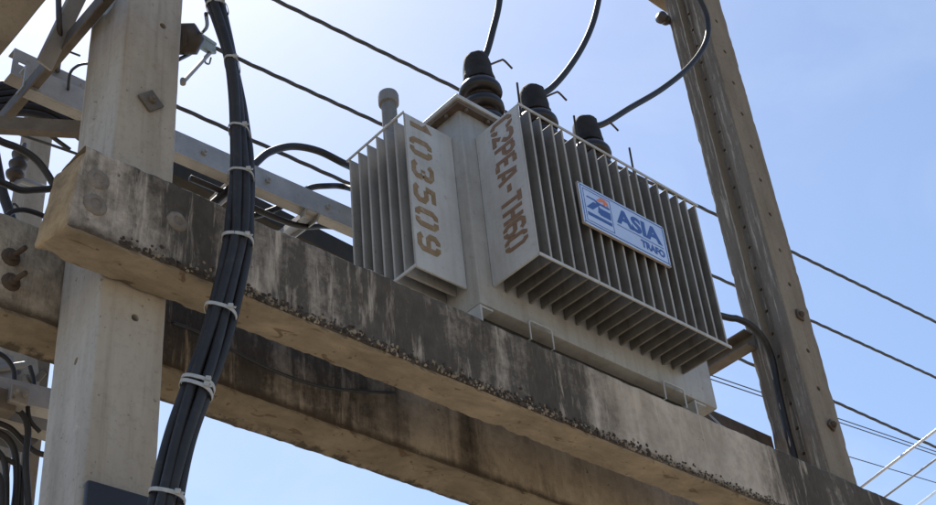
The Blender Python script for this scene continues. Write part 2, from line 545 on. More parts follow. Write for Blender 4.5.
for px, py in ((11, 257), (11, 282)):
    p = aty(px, py, 2.978)
    bm = bmesh.new()
    _lathe(bm, p + V(0, .006, 0), [(.028, 0), (.028, .008), (.024, .011), (.014, .012), (.014, .026), (.008, .027), (.0075, .075), (.006, .078)], 12, V(.1, -1, -.1).normalized())
    put('anchor_bolt', bm, M['dark_rust'], BB, True)


# ------------------------------------------------------------------ poles
def boolean(o, cutters):
    mo = o.modifiers.new('holes', 'BOOLEAN')
    mo.operation = 'DIFFERENCE'; mo.solver = 'EXACT'; mo.object = cutters
    dg = bpy.context.evaluated_depsgraph_get()
    me = bpy.data.meshes.new_from_object(o.evaluated_get(dg))
    o.modifiers.remove(mo)
    o.data = me
    bpy.data.objects.remove(cutters)


def pole(name, x0, x1, y0, y1, z1, mat, seed, label, holes, xholes=(), rec=.04, cham=.010, amp=.0016, rag=1.3, hr=.0085):
    root = empty(name, ((x0 + x1) / 2, (y0 + y1) / 2, 0), label, 'utility pole', 'concrete poles')
    d = y1 - y0
    a, b, c, e = y0 + d * .30, y0 + d * .46, y0 + d * .60, y0 + d * .64
    poly = [(x0, y0), (x1, y0), (x1, a), (x1 - rec, b), (x1 - rec, c), (x1, e), (x1, y1), (x0, y1), (x0, e), (x0 + rec, c), (x0 + rec, b), (x0, a)]
    sec = sect([Vector(p) for p in poly], cham, 3, .025)
    cor = [Vector(p) for p in poly]
    def edge(t, q):
        return rag * max(0, 1 - min((q - c).length for c in cor) / .02) if 3.2 < t < 8 else 0
    bm = loft(bmesh.new(), sec, 'z', 0, z1, .025, amp, seed, .01, edge)
    o = put('shaft', bm, mat, root, True)
    bm = bmesh.new()
    for hx, hz in holes:
        _lathe(bm, V(hx, y0 - .03, Z(hz)), [(hr, 0), (hr, .075)], 12, V(0, 1, 0))
    for hy, hz in xholes:
        _lathe(bm, V(x0 - .03, hy, Z(hz)), [(.009 if len(xholes) > 3 else .011, 0), (.009 if len(xholes) > 3 else .011, .09)], 12, V(1, 0, 0))
    bmesh.ops.recalc_face_normals(bm, faces=bm.faces[:])
    cut = put('cut', bm, mat, root)
    bpy.context.view_layer.update()
    boolean(o, cut)
    o.data.set_sharp_from_angle(angle=math.radians(40))
    return root


def washer(root, p, size, rot, mat):
    bm = bmesh.new()
    box(bm, (-size, -.004, -size), (size, .004, size), .0015)
    bmesh.ops.transform(bm, matrix=Matrix.Translation(p) @ Matrix.Rotation(rot, 4, 'Y'), verts=bm.verts[:])
    w = put('square_washer', bm, mat, root)
    bm = bmesh.new()
    _lathe(bm, p + V(0, -.003, 0), [(.014, 0), (.0145, .004), (.014, .013), (.012, .015)], 6, V(0, -1, 0))
    _lathe(bm, p + V(0, -.003, 0), [(.0075, 0), (.0075, .017), (.0065, .019)], 12, V(0, -1, 0))
    put('bolt', bm, mat, w, True)


LP = pole('concrete_pole', 1.388, 1.592, 2.739, 2.976, 8.6, M['pole_left'], 3,
          'pale concrete pole at left with a diamond washer, behind the end of the streaked beam',
          [(1.496, 2.175), (1.52, 3.30)], [(2.845, 2.058)], rec=.006, cham=.022, rag=.4, hr=.0115)
RP = pole('concrete_pole', 4.762, 4.962, 2.739, 2.972, 9.2, M['pole_right'], 4,
          'brown concrete pole at right with a row of bolt holes, a cable in its groove',
          [(4.858, z) for z in (5.90, 5.69, 5.471, 5.237, 5.005, 4.785, 4.56, 4.34, 4.12, 3.90, 3.70, 3.33, 3.13)], [(2.8615, 2.72 + .125 * k) for k in range(24)], rag=2.6, hr=.0125)
bm = bmesh.new(); 
bm = bmesh.new()                                            # mortar fin left along the groove by the mould joint
sp_ = [V(4.762 - .0015 + .0025 * noise.noise(V(k * .31, 0, 0)), 2.8895 + .003 * noise.noise(V(0, k * .27, 5)), Z(2.45) + k * .03) for k in range(150)]
tube(bm, sp_, [.0034 + .0018 * noise.noise(V(k * .7, 3, 1)) for k in range(150)], 7)
put('casting_seam', bm, M['seam'], RP, 'all')
washer(LP, aty(151, 101, 2.731), .031, math.radians(45), M['brown_steel'])
washer(RP, aty(800, 315, 2.731), .024, math.radians(8), M['dark_rust'])
washer(RP, aty(832, 425, 2.731), .022, math.radians(38), M['dark_rust'])

# ------------------------------------------------------------------ transformer
TX0, TX1, TY0, TY1 = 2.712, 3.937, 2.655, 3.05
T = empty('transformer', (3.32, 2.85, Z(2.553)), 'grey finned oil-filled transformer with a blue and white sign, standing on the two beams', 'transformer')
bm = bmesh.new()
box(bm, (TX0, TY0, Z(2.671)), (TX1, TY1, Z(3.556)), .010)
put('tank', bm, M['paint_tank'], T, True)
bm = bmesh.new()
box(bm, (TX0 - .04, TY0 - .037, Z(3.560)), (TX1 + .04, TY1 + .045, Z(3.580)), .003)
lid = put('lid', bm, M['paint'], T)
bm = bmesh.new()                                           # flange under the lid, a row of lid bolts
box(bm, (TX0 - .03, TY0 - .028, Z(3.545)), (TX1 + .03, TY1 + .03, Z(3.5585)), .002)
for i in range(12):
    x = TX0 + .02 + i * (TX1 - TX0 - .04) / 11
    for y in (TY0 - .018, TY1 + .02):
        _lathe(bm, V(x, y, Z(3.530)), [(.008, 0), (.008, .0148)], 6, V(0, 0, 1))
for i in range(4):
    _lathe(bm, V(TX0 - .019, TY0 + .05 + i * .1, Z(3.530)), [(.008, 0), (.008, .0148)], 6, V(0, 0, 1))
put('lid_flange', bm, M['lid_rust'], lid)

for x0, x1 in ((TX0 + .001, TX0 + .062), (3.80, 3.868)):   # base channels across the two beams
    bm = bmesh.new()
    box(bm, (x0, TY0 + .004, Z(2.5555)), (x0 + .008, TY1 - .004, Z(2.669)))
    box(bm, (x0 + .009, TY0 + .006, Z(2.5555)), (x1, TY1 - .006, Z(2.5635)))
    box(bm, (x0 + .009, TY0 + .006, Z(2.661)), (x1, TY1 - .006, Z(2.669)))
    put('base_channel', bm, M['paint'], T)
bm = bmesh.new()
tube(bm, spline([V(3.865, 2.66, 4.2), V(3.868, 2.656, 4.158), V(3.93, 2.655, 4.157), V(3.936, 2.66, 4.2), V(3.936, 2.70, 4.27)], 5), .0032, 8)
tube(bm, [V(3.934, 2.66, 4.166), V(3.934, 2.86, 4.166)], .0035, 8)
put('base_strap', bm, M['alu'], T, True)
for xa, xb in ((2.925, 3.033), (3.607, 3.722)):
    bm = bmesh.new()
    y = TY0 - .011
    tube(bm, [V(xa, TY0 + .06, Z(2.60)), V(xa, y, Z(2.600)), V(xa, y, Z(2.667)), V(xa + .004, y, Z(2.675)), V(xa + .012, y, Z(2.678)),
              V(xb - .012, y, Z(2.678)), V(xb - .004, y, Z(2.675)), V(xb, y, Z(2.667)), V(xb, y, Z(2.600)), V(xb, TY0 + .06, Z(2.60))], .0035, 8)
    put('lifting_loop', bm, M['paint'], T, True)
bm = bmesh.new()                                           # black sheet painting in the deep shade under the tank, between the channels
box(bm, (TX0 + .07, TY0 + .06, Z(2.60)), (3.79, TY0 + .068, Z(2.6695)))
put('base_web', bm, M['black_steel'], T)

FZ0, FZ1 = Z(2.762), Z(3.440)
FY = 2.430
FX0, FX1 = 2.783, 3.755
NF = 18
fin_first = None
for i in range(NF):                                        # front bank: plates across the tank, stacked along it
    x = FX0 + (FX1 - FX0) * i / (NF - 1)
    th = .0045
    bm = bmesh.new()
    j = [random.uniform(-.005, .005) for _ in range(4)] if 0 < i < NF - 1 else [0] * 4
    box(bm, (x - th, FY, FZ0), (x + th, TY0 - .0015, FZ1), .0025)
    for v in bm.verts:                                     # thin sheet, never dead straight
        w = (TY0 - v.co.y) / (TY0 - FY)
        v.co.x += w * (j[0] + (j[1] - j[0]) * (v.co.z - FZ0) / (FZ1 - FZ0))
    bm.normal_update()
    for f in bm.faces: f.material_index = 1 if f.calc_center_median().y < FY + .004 else 0  # outer edge keeps the lighter enamel, only the gap faces carry the painted shade
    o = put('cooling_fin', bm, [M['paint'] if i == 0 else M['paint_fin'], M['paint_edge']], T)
    if i == 0:
        fin_first = o
        o['label'] = 'end fin of the front bank with a stencilled number'
LY0, LX0 = 2.712, 2.486
NL = 7
for i in range(NL):                                        # bank on the tank's left end
    y = LY0 + .315 * i / (NL - 1)
    bm = bmesh.new()
    th = .0045
    j = random.uniform(-.002, .002) if i else 0
    box(bm, (LX0, y - th, Z(2.757)), (TX0 - .0015, y + th, Z(3.446)), .0025)
    for v in bm.verts: v.co.y += j * (TX0 - v.co.x) / .22
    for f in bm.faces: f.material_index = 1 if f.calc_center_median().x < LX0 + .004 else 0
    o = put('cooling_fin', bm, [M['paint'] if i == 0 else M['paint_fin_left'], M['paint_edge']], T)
    if i == 0:
        fin_left = o
        o['label'] = 'front fin of the left bank with a stencilled number'
bm = bmesh.new(); box(bm, (FX0 - .004, FY - .0075, FZ1 - .006), (FX1 + .012, FY - .0015, FZ1 + .004), .001); put('fin_rail', bm, M['paint'], T)
bm = bmesh.new(); box(bm, (FX0 - .004, FY - .0075, FZ0 - .005), (FX1 + .012, FY - .0015, FZ0 + .006), .001); put('fin_rail', bm, M['paint'], T)
bm = bmesh.new(); box(bm, (LX0 - .0075, LY0 - .006, Z(3.446) - .006), (LX0 - .0015, LY0 + .325, Z(3.446) + .004), .001); put('fin_rail', bm, M['paint'], T)
bm = bmesh.new(); box(bm, (LX0 - .0075, LY0 - .006, Z(2.757) - .005), (LX0 - .0015, LY0 + .325, Z(2.757) + .006), .001); put('fin_rail', bm, M['paint'], T)

# stencilled numbers: ribbons with the stencil's bridges left open -------------------------------------------
G = {  # glyphs on a 1 x 1.5 cell, y up; each stroke a polyline
    '0': [[(.42, 1.4), (.25, 1.4), (.1, 1.2), (.1, .3), (.25, .1), (.42, .1)], [(.58, 1.4), (.75, 1.4), (.9, 1.2), (.9, .3), (.75, .1), (.58, .1)]],
    '1': [[(.3, 1.15), (.58, 1.4), (.58, .1)]],
    '2': [[(.1, 1.1), (.14, 1.3), (.3, 1.4), (.7, 1.4), (.88, 1.22), (.88, 1.0), (.62, .72)], [(.45, .55), (.14, .12), (.9, .12)]],
    '3': [[(.1, 1.2), (.28, 1.4), (.7, 1.4), (.9, 1.22), (.9, .95), (.75, .8)], [(.45, .77), (.6, .77)], [(.75, .72), (.9, .58), (.9, .28), (.7, .1), (.28, .1), (.1, .3)]],
    '5': [[(.85, 1.38), (.2, 1.38), (.14, .85)], [(.28, .84), (.68, .86), (.9, .68), (.9, .32), (.7, .1), (.28, .1), (.1, .26)]],
    '6': [[(.86, 1.2), (.7, 1.4), (.3, 1.4), (.1, 1.2), (.1, .3), (.28, .1), (.42, .1)], [(.58, .1), (.72, .1), (.9, .28), (.9, .6), (.72, .78), (.28, .78)]],
    '9': [[(.14, .3), (.3, .1), (.7, .1), (.9, .3), (.9, 1.2), (.72, 1.4), (.58, 1.4)], [(.42, 1.4), (.28, 1.4), (.1, 1.22), (.1, .9), (.28, .72), (.72, .72)]],
    'C': [[(.88, 1.08), (.86, 1.25), (.7, 1.4), (.58, 1.4)], [(.42, 1.4), (.28, 1.4), (.1, 1.22), (.1, .28), (.28, .1), (.42, .1)], [(.58, .1), (.7, .1), (.86, .25), (.88, .42)]],
    'P': [[(.16, .05), (.16, 1.45)], [(.34, 1.38), (.7, 1.38), (.88, 1.2), (.88, .9), (.7, .72), (.34, .72)]],
    'E': [[(.16, .05), (.16, 1.45)], [(.34, 1.38), (.88, 1.38)], [(.34, .76), (.76, .76)], [(.34, .12), (.88, .12)]],
    'A': [[(.08, .05), (.38, 1.4)], [(.62, 1.4), (.92, .05)], [(.36, .45), (.64, .45)]],
    '-': [[(.2, .75), (.8, .75)]],
    'T': [[(.08, 1.36), (.92, 1.36)], [(.5, 1.18), (.5, .05)]],
    'H': [[(.14, .05), (.14, 1.45)], [(.86, .05), (.86, 1.45)], [(.3, .75), (.7, .75)]],
}


def ribbon(bm, pts, w, fn, thick):
    P = [Vector((*p, 0)) for p in pts]
    L, Rr = [], []
    for i, p in enumerate(P):
        d0 = (p - P[i - 1]).normalized() if i else (P[1] - p).normalized()
        d1 = (P[i + 1] - p).normalized() if i < len(P) - 1 else d0
        n = V(-(d0.y + d1.y), d0.x + d1.x, 0)
        n.normalize()
        c = max(.5, n.dot(V(-d0.y, d0.x, 0)))
        L.append(p + n * w / c); Rr.append(p - n * w / c)
    top = [[bm.verts.new(fn(q, thick)) for q in s] for s in (L, Rr)]
    bot = [[bm.verts.new(fn(q, 0)) for q in s] for s in (L, Rr)]
    n = len(P)
    for i in range(n - 1):
        bm.faces.new((top[0][i], top[0][i + 1], top[1][i + 1], top[1][i]))
        bm.faces.new((top[0][i], bot[0][i], bot[0][i + 1], top[0][i + 1]))
        bm.faces.new((top[1][i], top[1][i + 1], bot[1][i + 1], bot[1][i]))
    for i in (0, n - 1):
        bm.faces.new((top[0][i], top[1][i], bot[1][i], bot[0][i]))


def stencil(text, origin, down, across, out, cell, height, width, mat, parent, w=.115):
    """text running along 'down'; the tops of its letters point along 'across'"""
    bm = bmesh.new()
    for i, ch in enumerate(text):
        if ch == ' ': continue
        for st in G[ch]:
            def fn(q, h):
                return origin + down * (i * cell + q.x * width) + across * (q.y / 1.5 * height) + out * (.0006 + h)
            ribbon(bm, st, w, fn, .0008)
    return put('stencilled_number', bm, mat, parent)


# 103509 on the front fin of the left bank, C2PEA-TH60 on the end fin of the front bank
DN = V(0, 0, -1)
stencil('103509', V(LX0 + .018, LY0 - .0045, Z(3.452)), DN, V(1, 0, 0), V(0, -1, 0), .107, .095, .076, M['stencil'], fin_left, .155)
stencil('C2PEA-TH60', V(FX0 - .0045, TY0 - .085, Z(3.425)), DN, V(0, -1, 0), V(-1, 0, 0), .0585, .104, .052, M['stencil_red'], fin_first, .15)


# bushings --------------------------------------------------------------------------------------------------
BX = (2.94, 3.252, 3.567)
BY = 2.75
HORN = (.118, .128, .148)
for k, x in enumerate(BX):
    base = V(x, BY, Z(3.5815))
    bm = bmesh.new()
    prof = [(.075, 0), (.075, .02), (.055, .03), (.045, .05)]
    for h in (.04, .13, .22):
        prof += [(.046, h), (.062, h + .003), (.082, h + .012), (.087, h + .026), (.085, h + .044), (.074, h + .064), (.056, h + .080), (.048, h + .086)]
    prof += [(.045, .31), (.040, .312)]
    _lathe(bm, base, prof, 32, V(0, 0, 1))
    b = put('bushing', bm, M['porcelain'], T, 'all')
    bm = bmesh.new()
    _lathe(bm, base, [(.056, .300), (.064, .303), (.065, .325), (.061, .337), (.060, .36), (.058, .39), (.056, .415), (.051, .438), (.040, .452), (.028, .460), (.012, .464)], 28, V(0, 0, 1))
    tp = base + V(0, 0, .435)
    d = [V(.55, -.2, .8), V(.75, -.25, .6), V(.82, -.3, .45)][k].normalized()
    tube(bm, [tp - d * .03, tp + d * .055], [.028, .018], 16)
    for v in bm.verts: v.co += V(noise.noise(v.co * 45), noise.noise(v.co * 45 + V(5, 5, 5)), 0) * .004
    put('terminal_boot', bm, M['boot'], b, True)
    bm = bmesh.new()                                       # arcing horns: one bent rod on the terminal, one upright on the lid
    h0 = base + V(.03, -.03, .40)
    tube(bm, spline([h0, h0 + V(.055, -.02, .045), h0 + V(.072, -.026, .052), h0 + V(.105, -.035, .018)], 5), .0045, 8)
    put('arcing_horn', bm, M['dark_rust'], b, True)
    bm = bmesh.new()
    hx = x + HORN[k]
    tube(bm, [V(hx, 2.66, Z(3.582)), V(hx, 2.66, Z(3.74)), V(hx + .005, 2.66, Z(3.892))], .0045, 8)
    if k == 2: box(bm, (hx - .012, 2.648, Z(3.70)), (hx + .03, 2.672, Z(3.722)), .003)
    _lathe(bm, V(hx, 2.66, Z(3.5815)), [(.013, 0), (.013, .016)], 8, V(0, 0, 1))
    put('horn_rod', bm, M['black_steel'], T, True)

bm = bmesh.new()
_lathe(bm, V(2.722, 3.052, Z(3.5815)), [(.046, 0), (.046, .012), (.031, .013), (.031, .32), (.029, .33)], 24, V(0, 0, 1))
fp = put('filler_pipe', bm, M['paint_dark'], T, True)
bm = bmesh.new()
_lathe(bm, V(2.722, 3.052, Z(3.5815)), [(.034, .298), (.041, .30), (.042, .315), (.042, .345), (.038, .356), (.022, .362), (.004, .364)], 24, V(0, 0, 1))
put('pipe_cap', bm, M['dull_steel'], fp, True)

# the sign -------------------------------------------------------------------------------------------------------
SX0, SX1, SZ0, SZ1 = 3.021, 3.479, Z(2.998), Z(3.187)
SY = 2.4105
bm = bmesh.new()
box(bm, (SX0, SY, SZ0), (SX1, SY + .011, SZ1), .0015)
for f in bm.faces: f.material_index = 0 if f.calc_center_median().y < SY + .0005 else 1
sign = put('name_plate', bm, [M['sign_face'], M['sign_edge']], T)
sign['label'] = 'white and blue sign plate fixed across the front fins'


def flat(bm, pts, y, th=.0006):
    """thin raised ink: polygon given in plate coordinates (0..1, 0..1)"""
    f = [V(SX0 + u * (SX1 - SX0), y, SZ0 + w * (SZ1 - SZ0)) for u, w in pts]
    a = [bm.verts.new(p) for p in f]
    b = [bm.verts.new(p + V(0, -th, 0)) for p in f]
    bm.faces.new(a); bm.faces.new(b[::-1])
    for i in range(len(f)):
        j = (i + 1) % len(f)
        bm.faces.new((a[i], a[j], b[j], b[i]))


def rect(bm, u0, w0, u1, w1, y): flat(bm, [(u0, w0), (u1, w0), (u1, w1), (u0, w1)], y)


yi = SY - .0002
bm = bmesh.new()
def frame(u0, w0, u1, w1, tu, tw):
    rect(bm, u0, w0, u1, w0 + tw, yi); rect(bm, u0, w1 - tw, u1, w1, yi)
    rect(bm, u0, w0 + tw, u0 + tu, w1 - tw, yi); rect(bm, u1 - tu, w0 + tw, u1, w1 - tw, yi)
frame(.018, .045, .982, .955, .0075, .02)
frame(.045, .11, .352, .89, .005, .013)
rect(bm, .40, .385, .945, .40, yi)
put('border', bm, M['sign_blue'], sign)
bm = bmesh.new()
flat(bm, [(.075, .70), (.165, .70), (.19, .655), (.335, .655), (.335, .70), (.21, .705), (.17, .735), (.085, .735)], yi)
flat(bm, [(.15, .65), (.225, .65), (.13, .44), (.06, .44)], yi)
flat(bm, [(.205, .615), (.225, .575), (.335, .575), (.335, .40), (.215, .40), (.19, .45)], yi)
flat(bm, [(.065, .335), (.335, .335), (.335, .255), (.065, .255)], yi)
put('emblem', bm, M['sign_blue'], sign)
bm = bmesh.new()
flat(bm, [(.19, .745), (.245, .855), (.295, .855), (.325, .80), (.325, .715), (.308, .715), (.308, .775), (.285, .70), (.262, .70), (.275, .785), (.225, .73)], yi)
put('emblem_roof', bm, M['sign_orange'], sign)


for u, w in ((.013, .03), (.987, .03), (.013, .97), (.987, .97)):
    bm = bmesh.new()
    _lathe(bm, V(SX0 + u * (SX1 - SX0), yi, SZ0 + w * (SZ1 - SZ0)), [(.0036, 0), (.0034, .0015), (.002, .0026), (.0004, .003)], 10, V(0, -1, 0))
    put('rivet', bm, M['dull_steel'], sign, True)


def lettering(text, u0, w0, u1, w1, off, name='lettering'):
    cu = bpy.data.curves.new('txt', 'FONT')
    cu.body = text; cu.size = 1; cu.offset = off; cu.extrude = .003; cu.resolution_u = 4
    o = bpy.data.objects.new('txt', cu)
    C.objects.link(o)
    bpy.context.view_layer.update()
    me = bpy.data.meshes.new_from_object(o.evaluated_get(bpy.context.evaluated_depsgraph_get()))
    bpy.data.objects.remove(o)
    xs = [v.co.x for v in me.vertices]; ys = [v.co.y for v in me.vertices]
    a, b, c, d = min(xs), max(xs), min(ys), max(ys)
    bm = bmesh.new(); bm.from_mesh(me)
    for v in bm.verts:
        u = u0 + (v.co.x - a) / (b - a) * (u1 - u0); w = w0 + (v.co.y - c) / (d - c) * (w1 - w0)
        v.co = V(SX0 + u * (SX1 - SX0), yi - (.0007 if v.co.z > 0 else 0), SZ0 + w * (SZ1 - SZ0))
    put(name, bm, M['sign_blue'], sign)


lettering('ASIA', .405, .45, .94, .84, .04)
lettering('TRAFO', .665, .15, .945, .335, .045)

# ------------------------------------------------------------------ cables
def cable(name, pts, r, mat, label, cat='cable', group=None, n=8, sides=12):
    bm = tube(bmesh.new(), spline(pts, n), r, sides)
    o = put(name, bm, mat, smooth='all')
    return tag(o, label, cat, group)


def twisted(name, a, b, mat, label, strands=3, r=.0075, rr=.0085, pitch=.24, sag=0, group=None):
    a, b = Vector(a), Vector(b)
    L = (b - a).length
    d = (b - a).normalized()
    u = d.cross(V(0, 0, 1)).normalized(); v = u.cross(d)
    n = int(L / .025)
    bm = bmesh.new()
    for s in range(strands):
        path = []
        for i in range(n + 1):
            t = i / n
            ang = 2 * PI * (t * L / pitch + s / strands)
            path.append(a.lerp(b, t) + V(0, 0, -4 * sag * t * (1 - t)) + u * math.cos(ang) * rr + v * math.sin(ang) * rr)
        tube(bm, path, r, 7)
    return tag(put(name, bm, mat, smooth='all'), label, 'overhead wire', group)


HV = 'black leads rising from the transformer bushings'
b1 = V(BX[0], BY, Z(3.5815)); 
c0 = aty(485, 56, 2.74)
cable('bushing_cable', [b1 + V(0, 0, .46), c0, aty(493, 30, 2.72), aty(499.5, 0, 2.70), aty(501, -40, 2.66), aty(496, -110, 2.60)], .0140, M['rubber'],
      'black lead rising from the leftmost bushing, nearest the stencilled left fin', group=HV)
cable('bushing_cable', [V(BX[1], BY, Z(4.03)), aty(546, 92, 2.74), aty(566, 72, 2.72), aty(585, 42, 2.70), aty(596, 12, 2.68), aty(600, -20, 2.66), aty(598, -80, 2.62)], .0140, M['rubber'],
      'black lead curving up from the middle bushing behind the fins', group=HV)
cable('bushing_cable', [V(BX[2], BY, Z(4.02)), aty(601, 125, 2.735), aty(630, 108, 2.71), aty(662, 89, 2.68), aty(690, 66, 2.64), aty(706, 42, 2.60), aty(707.5, 20, 2.58), aty(700, 0, 2.57), aty(684, -30, 2.56), aty(655, -70, 2.56)], .0140, M['rubber'],
      'longest black lead, from the rightmost bushing, looping in front of the brown pole', group=HV)

# low-voltage leads behind, seen left of the transformer
LV = 'low-voltage leads looping behind the transformer'
cable('service_cable', [aty(372, 176, 3.2), aty(345, 164, 3.38), aty(318, 151, 3.40), aty(292, 146.5, 3.40), aty(270, 152, 3.39), aty(256, 163, 3.38), aty(240, 180, 3.38), aty(226, 192, 3.38), aty(208, 208, 3.38)], .0155, M['rubber'],
      'uppermost black lead looping left from behind the transformer over the steel arm', group=LV)
cable('service_cable', [aty(372, 196, 3.2), aty(345, 187, 3.42), aty(326, 186, 3.42), aty(310, 188, 3.42), aty(296, 196, 3.42), aty(282, 206, 3.42), aty(262, 214, 3.42), aty(235, 220, 3.42)], .0125, M['rubber'],
      'second black lead, lower, bending behind the steel arm', group=LV)
cable('service_cable', [aty(372, 236, 3.3), aty(346, 229, 3.42), aty(325, 226, 3.42), aty(300, 226, 3.40), aty(262, 212, 3.38), aty(225, 193, 3.38), aty(190, 178, 3.38)], .012, M['rubber'],
      'third black lead, lowest, running below the steel arm', group=LV)
RC = [V(3.938, 2.86, 0)] 
pr = aty(722, 316, 2.86)
cable('service_cable', [V(3.93, 2.86, pr.z - .09), aty(722, 316, 2.86), aty(738, 319, 2.858), aty(752, 326.5, 2.856), aty(764, 340, 2.856), atx(772, 359, 4.765), atx(777, 385, 4.772), atx(783, 412, 4.772), atx(790, 440, 4.772), atx(794, 455, 4.772), atx(801, 485, 4.772)], .0155, M['rubber'],
      'black cable arching from the transformer into the groove of the brown pole')

# the cable bundle in front of the beam
cent = [(196, -60, 2.47), (206, -25, 2.465), (214.5, 0, 2.46), (225, 35, 2.455), (232, 65, 2.45), (236.5, 95, 2.45), (239, 132, 2.45), (241, 176, 2.45), (239.5, 215, 2.455), (236.5, 245, 2.46), (222, 305, 2.47), (209, 350, 2.48), (194, 395, 2.49), (180, 440, 2.50), (168, 490, 2.51), (158, 540, 2.52), (146, 620, 2.53), (140, 800, 2.55)]
SQ = [.9, .75, .62, .38, .22, .36, .52, .72, .95, 1, 1, 1, 1, .98, 1, 1, 1, 1]      # the flat bundle turns edge-on below the second tie
CP = [aty(*c) for c in cent]
path = spline(CP, 8)
sqs = [q.x for q in spline([V(q, 0, 0) for q in SQ], 8)]
offs = [(-.030, .000), (-.0065, -.016), (.018, -.008), (.030, .017), (-.010, .020), (.010, .026)]
names = ['leftmost cable of the black bundle strapped in front of the beam', 'second cable from the left in the strapped black bundle, its foremost',
         'third cable from the left in the strapped black bundle', 'rightmost cable of the strapped black bundle, bowing out below the second tie',
         'rear cable of the strapped black bundle, hidden behind the leftmost pair', 'rear cable of the strapped black bundle, hidden behind the right pair']
frames = []
for i, p in enumerate(path):
    tn = (path[min(i + 1, len(path) - 1)] - path[max(0, i - 1)]).normalized()
    u = V(.7457, -.6608, -.085); u = (u - tn * u.dot(tn)).normalized()     # the flat of the bundle faces the street
    v = u.cross(tn)
    if v.y < 0: v = -v
    frames.append((p, tn, u, v, sqs[i]))
for k, (a, b) in enumerate(offs):
    pts = []
    for i, (p, tn, u, v, f) in enumerate(frames):
        s = i / len(frames)
        sq = 1 + .10 * math.sin(9 * s + k) + (.35 * max(0, 1 - abs(i - 50) / 12) if k == 3 else 0)
        wob = .003 * math.sin(23 * s + 2.1 * k)
        pts.append(p + u * (a * .86 * sq * f + wob * f) + v * (b * (1.7 - .7 * f) + a * (1 - f) * .8 + .003 * math.cos(17 * s + k)))
    bm = tube(bmesh.new(), pts, .0130, 14)
    tag(put('power_cable', bm, M['rubber'], smooth='all'), names[k], 'cable', 'black cables strapped in a bundle')


def tie(y_px, label, tilt=0, r=None, tail=True, width=.0034):
    # nearest frame whose projected row is y_px
    best = None
    for p, tn, u, v, f in frames:
        q = p - CAM
        py = q.dot(D_) / q.dot(F_) * FPX + 252.5
        if best is None or abs(py - y_px) < best[0]: best = (abs(py - y_px), p, tn, u, v, f)
    _, p, tn, u, v, f = best
    p = p + v * .004
    A, B = .0135 + .0275 * f, .0335 + .016 * (1 - f)
    n = 40
    bm = bmesh.new()
    rings = []
    for i in range(n):
        a = 2 * PI * i / n
        ca, sa = math.cos(a), math.sin(a)
        q = Vector((math.copysign(abs(ca) ** .75, ca), math.copysign(abs(sa) ** .75, sa)))
        rad = u * q.x * A + v * q.y * B
        o = rad.normalized()
        w = tn * (width + 0) ; tl = tn * (tilt * q.x)
        rings.append([bm.verts.new(p + rad + tl + w), bm.verts.new(p + rad + o * .0022 + tl + w), bm.verts.new(p + rad + o * .0022 + tl - w), bm.verts.new(p + rad + tl - w)])
    for i in range(n):
        for k in range(4):
            bm.faces.new((rings[i][k], rings[(i + 1) % n][k], rings[(i + 1) % n][(k + 1) % 4], rings[i][(k + 1) % 4]))
    obox(bm, p + u * (A * .72) - v * B * .72 - v * .006 - tn * .006, p + u * (A * .72) - v * B * .72 - v * .006 + tn * .006, u, .013, .009, .001)
    if tail: obox(bm, p + u * A * .8 - v * B * .8, p + u * (A + .003) - v * (B - .004) + tn * .004, v, .0015, .006)
    tag(put('cable_tie', bm, M['tie']), label, 'cable tie', 'white ties round the cable bundle')


tie(10, 'topmost white tie round the black cable bundle', .010, tail=False)
tie(65, 'second white tie from the top, where the bundle is narrowest', .005)
tie(132, 'white tie round the cable bundle, level with the pale pole washer', .008)
tie(178, 'white tie round the cable bundle in front of the steel arm', .007)
tie(239, 'bright tie round the cable bundle where it crosses the beam face', .004, width=.005)
tie(312, 'white tie round the cable bundle at the lower edge of the front beam', .009, width=.005)
tie(384, 'upper of the two close ties on the bundle under the beams', .006, tail=False, width=.005)
tie(392, 'lower of the two close ties on the bundle under the beams', .009, width=.005)
tie(498, 'lowest white tie round the bundle, beside the dark panel', .006, width=.005)

# overhead wires behind
WG = 'twisted wires passing behind the platform'
def through(p, q, e0, e1):
    d = q - p
    return p - d * e0, q + d * e1
a, b = through(aty(275, 0, 3.6), aty(936, 322, 3.6), .5, 1.2)
twisted('overhead_wire', a, V(b.x, 3.6, b.z), M['wire'], 'highest dark wire, passing above the filler pipe and behind the bushings', r=.0062, rr=.0046, pitch=.4, group=WG)
a, b = aty(210, 46, 3.6), aty(936, 377.5, 3.6)
twisted('overhead_wire', a, b + (b - a) * 1.0, M['wire'], 'second dark wire down, running from the clamp beside the pale pole', r=.0056, rr=.0042, pitch=.35, group=WG)
a, b = through(aty(180, 108, 3.6), aty(936, 447, 3.6), .06, 1.0)
twisted('overhead_wire', a, b, M['wire'], 'third dark wire down, crossing just above the galvanised steel channel', r=.0054, rr=.0040, pitch=.35, group=WG)
for dz, lab in ((0, 'upper of the two thin parallel wires right of the brown pole'), (4, 'lower of the two thin parallel wires right of the brown pole')):
    a, b = through(aty(713.5, 376 + dz, 5.2), aty(936, 451.5 + dz * .8, 5.2), .25, 1)
    cable('thin_wire', [a, b], .0045, M['wire'], lab, 'overhead wire', 'thin wires right of the brown pole', 2, 8)
a, b = through(aty(854, 458, 5.6), aty(936, 482.5, 5.6), .6, 2)
cable('thin_wire', [a, b], .0042, M['wire'], 'thinnest single wire, lowest of those right of the brown pole', 'overhead wire', 'thin wires right of the brown pole', 2, 8)
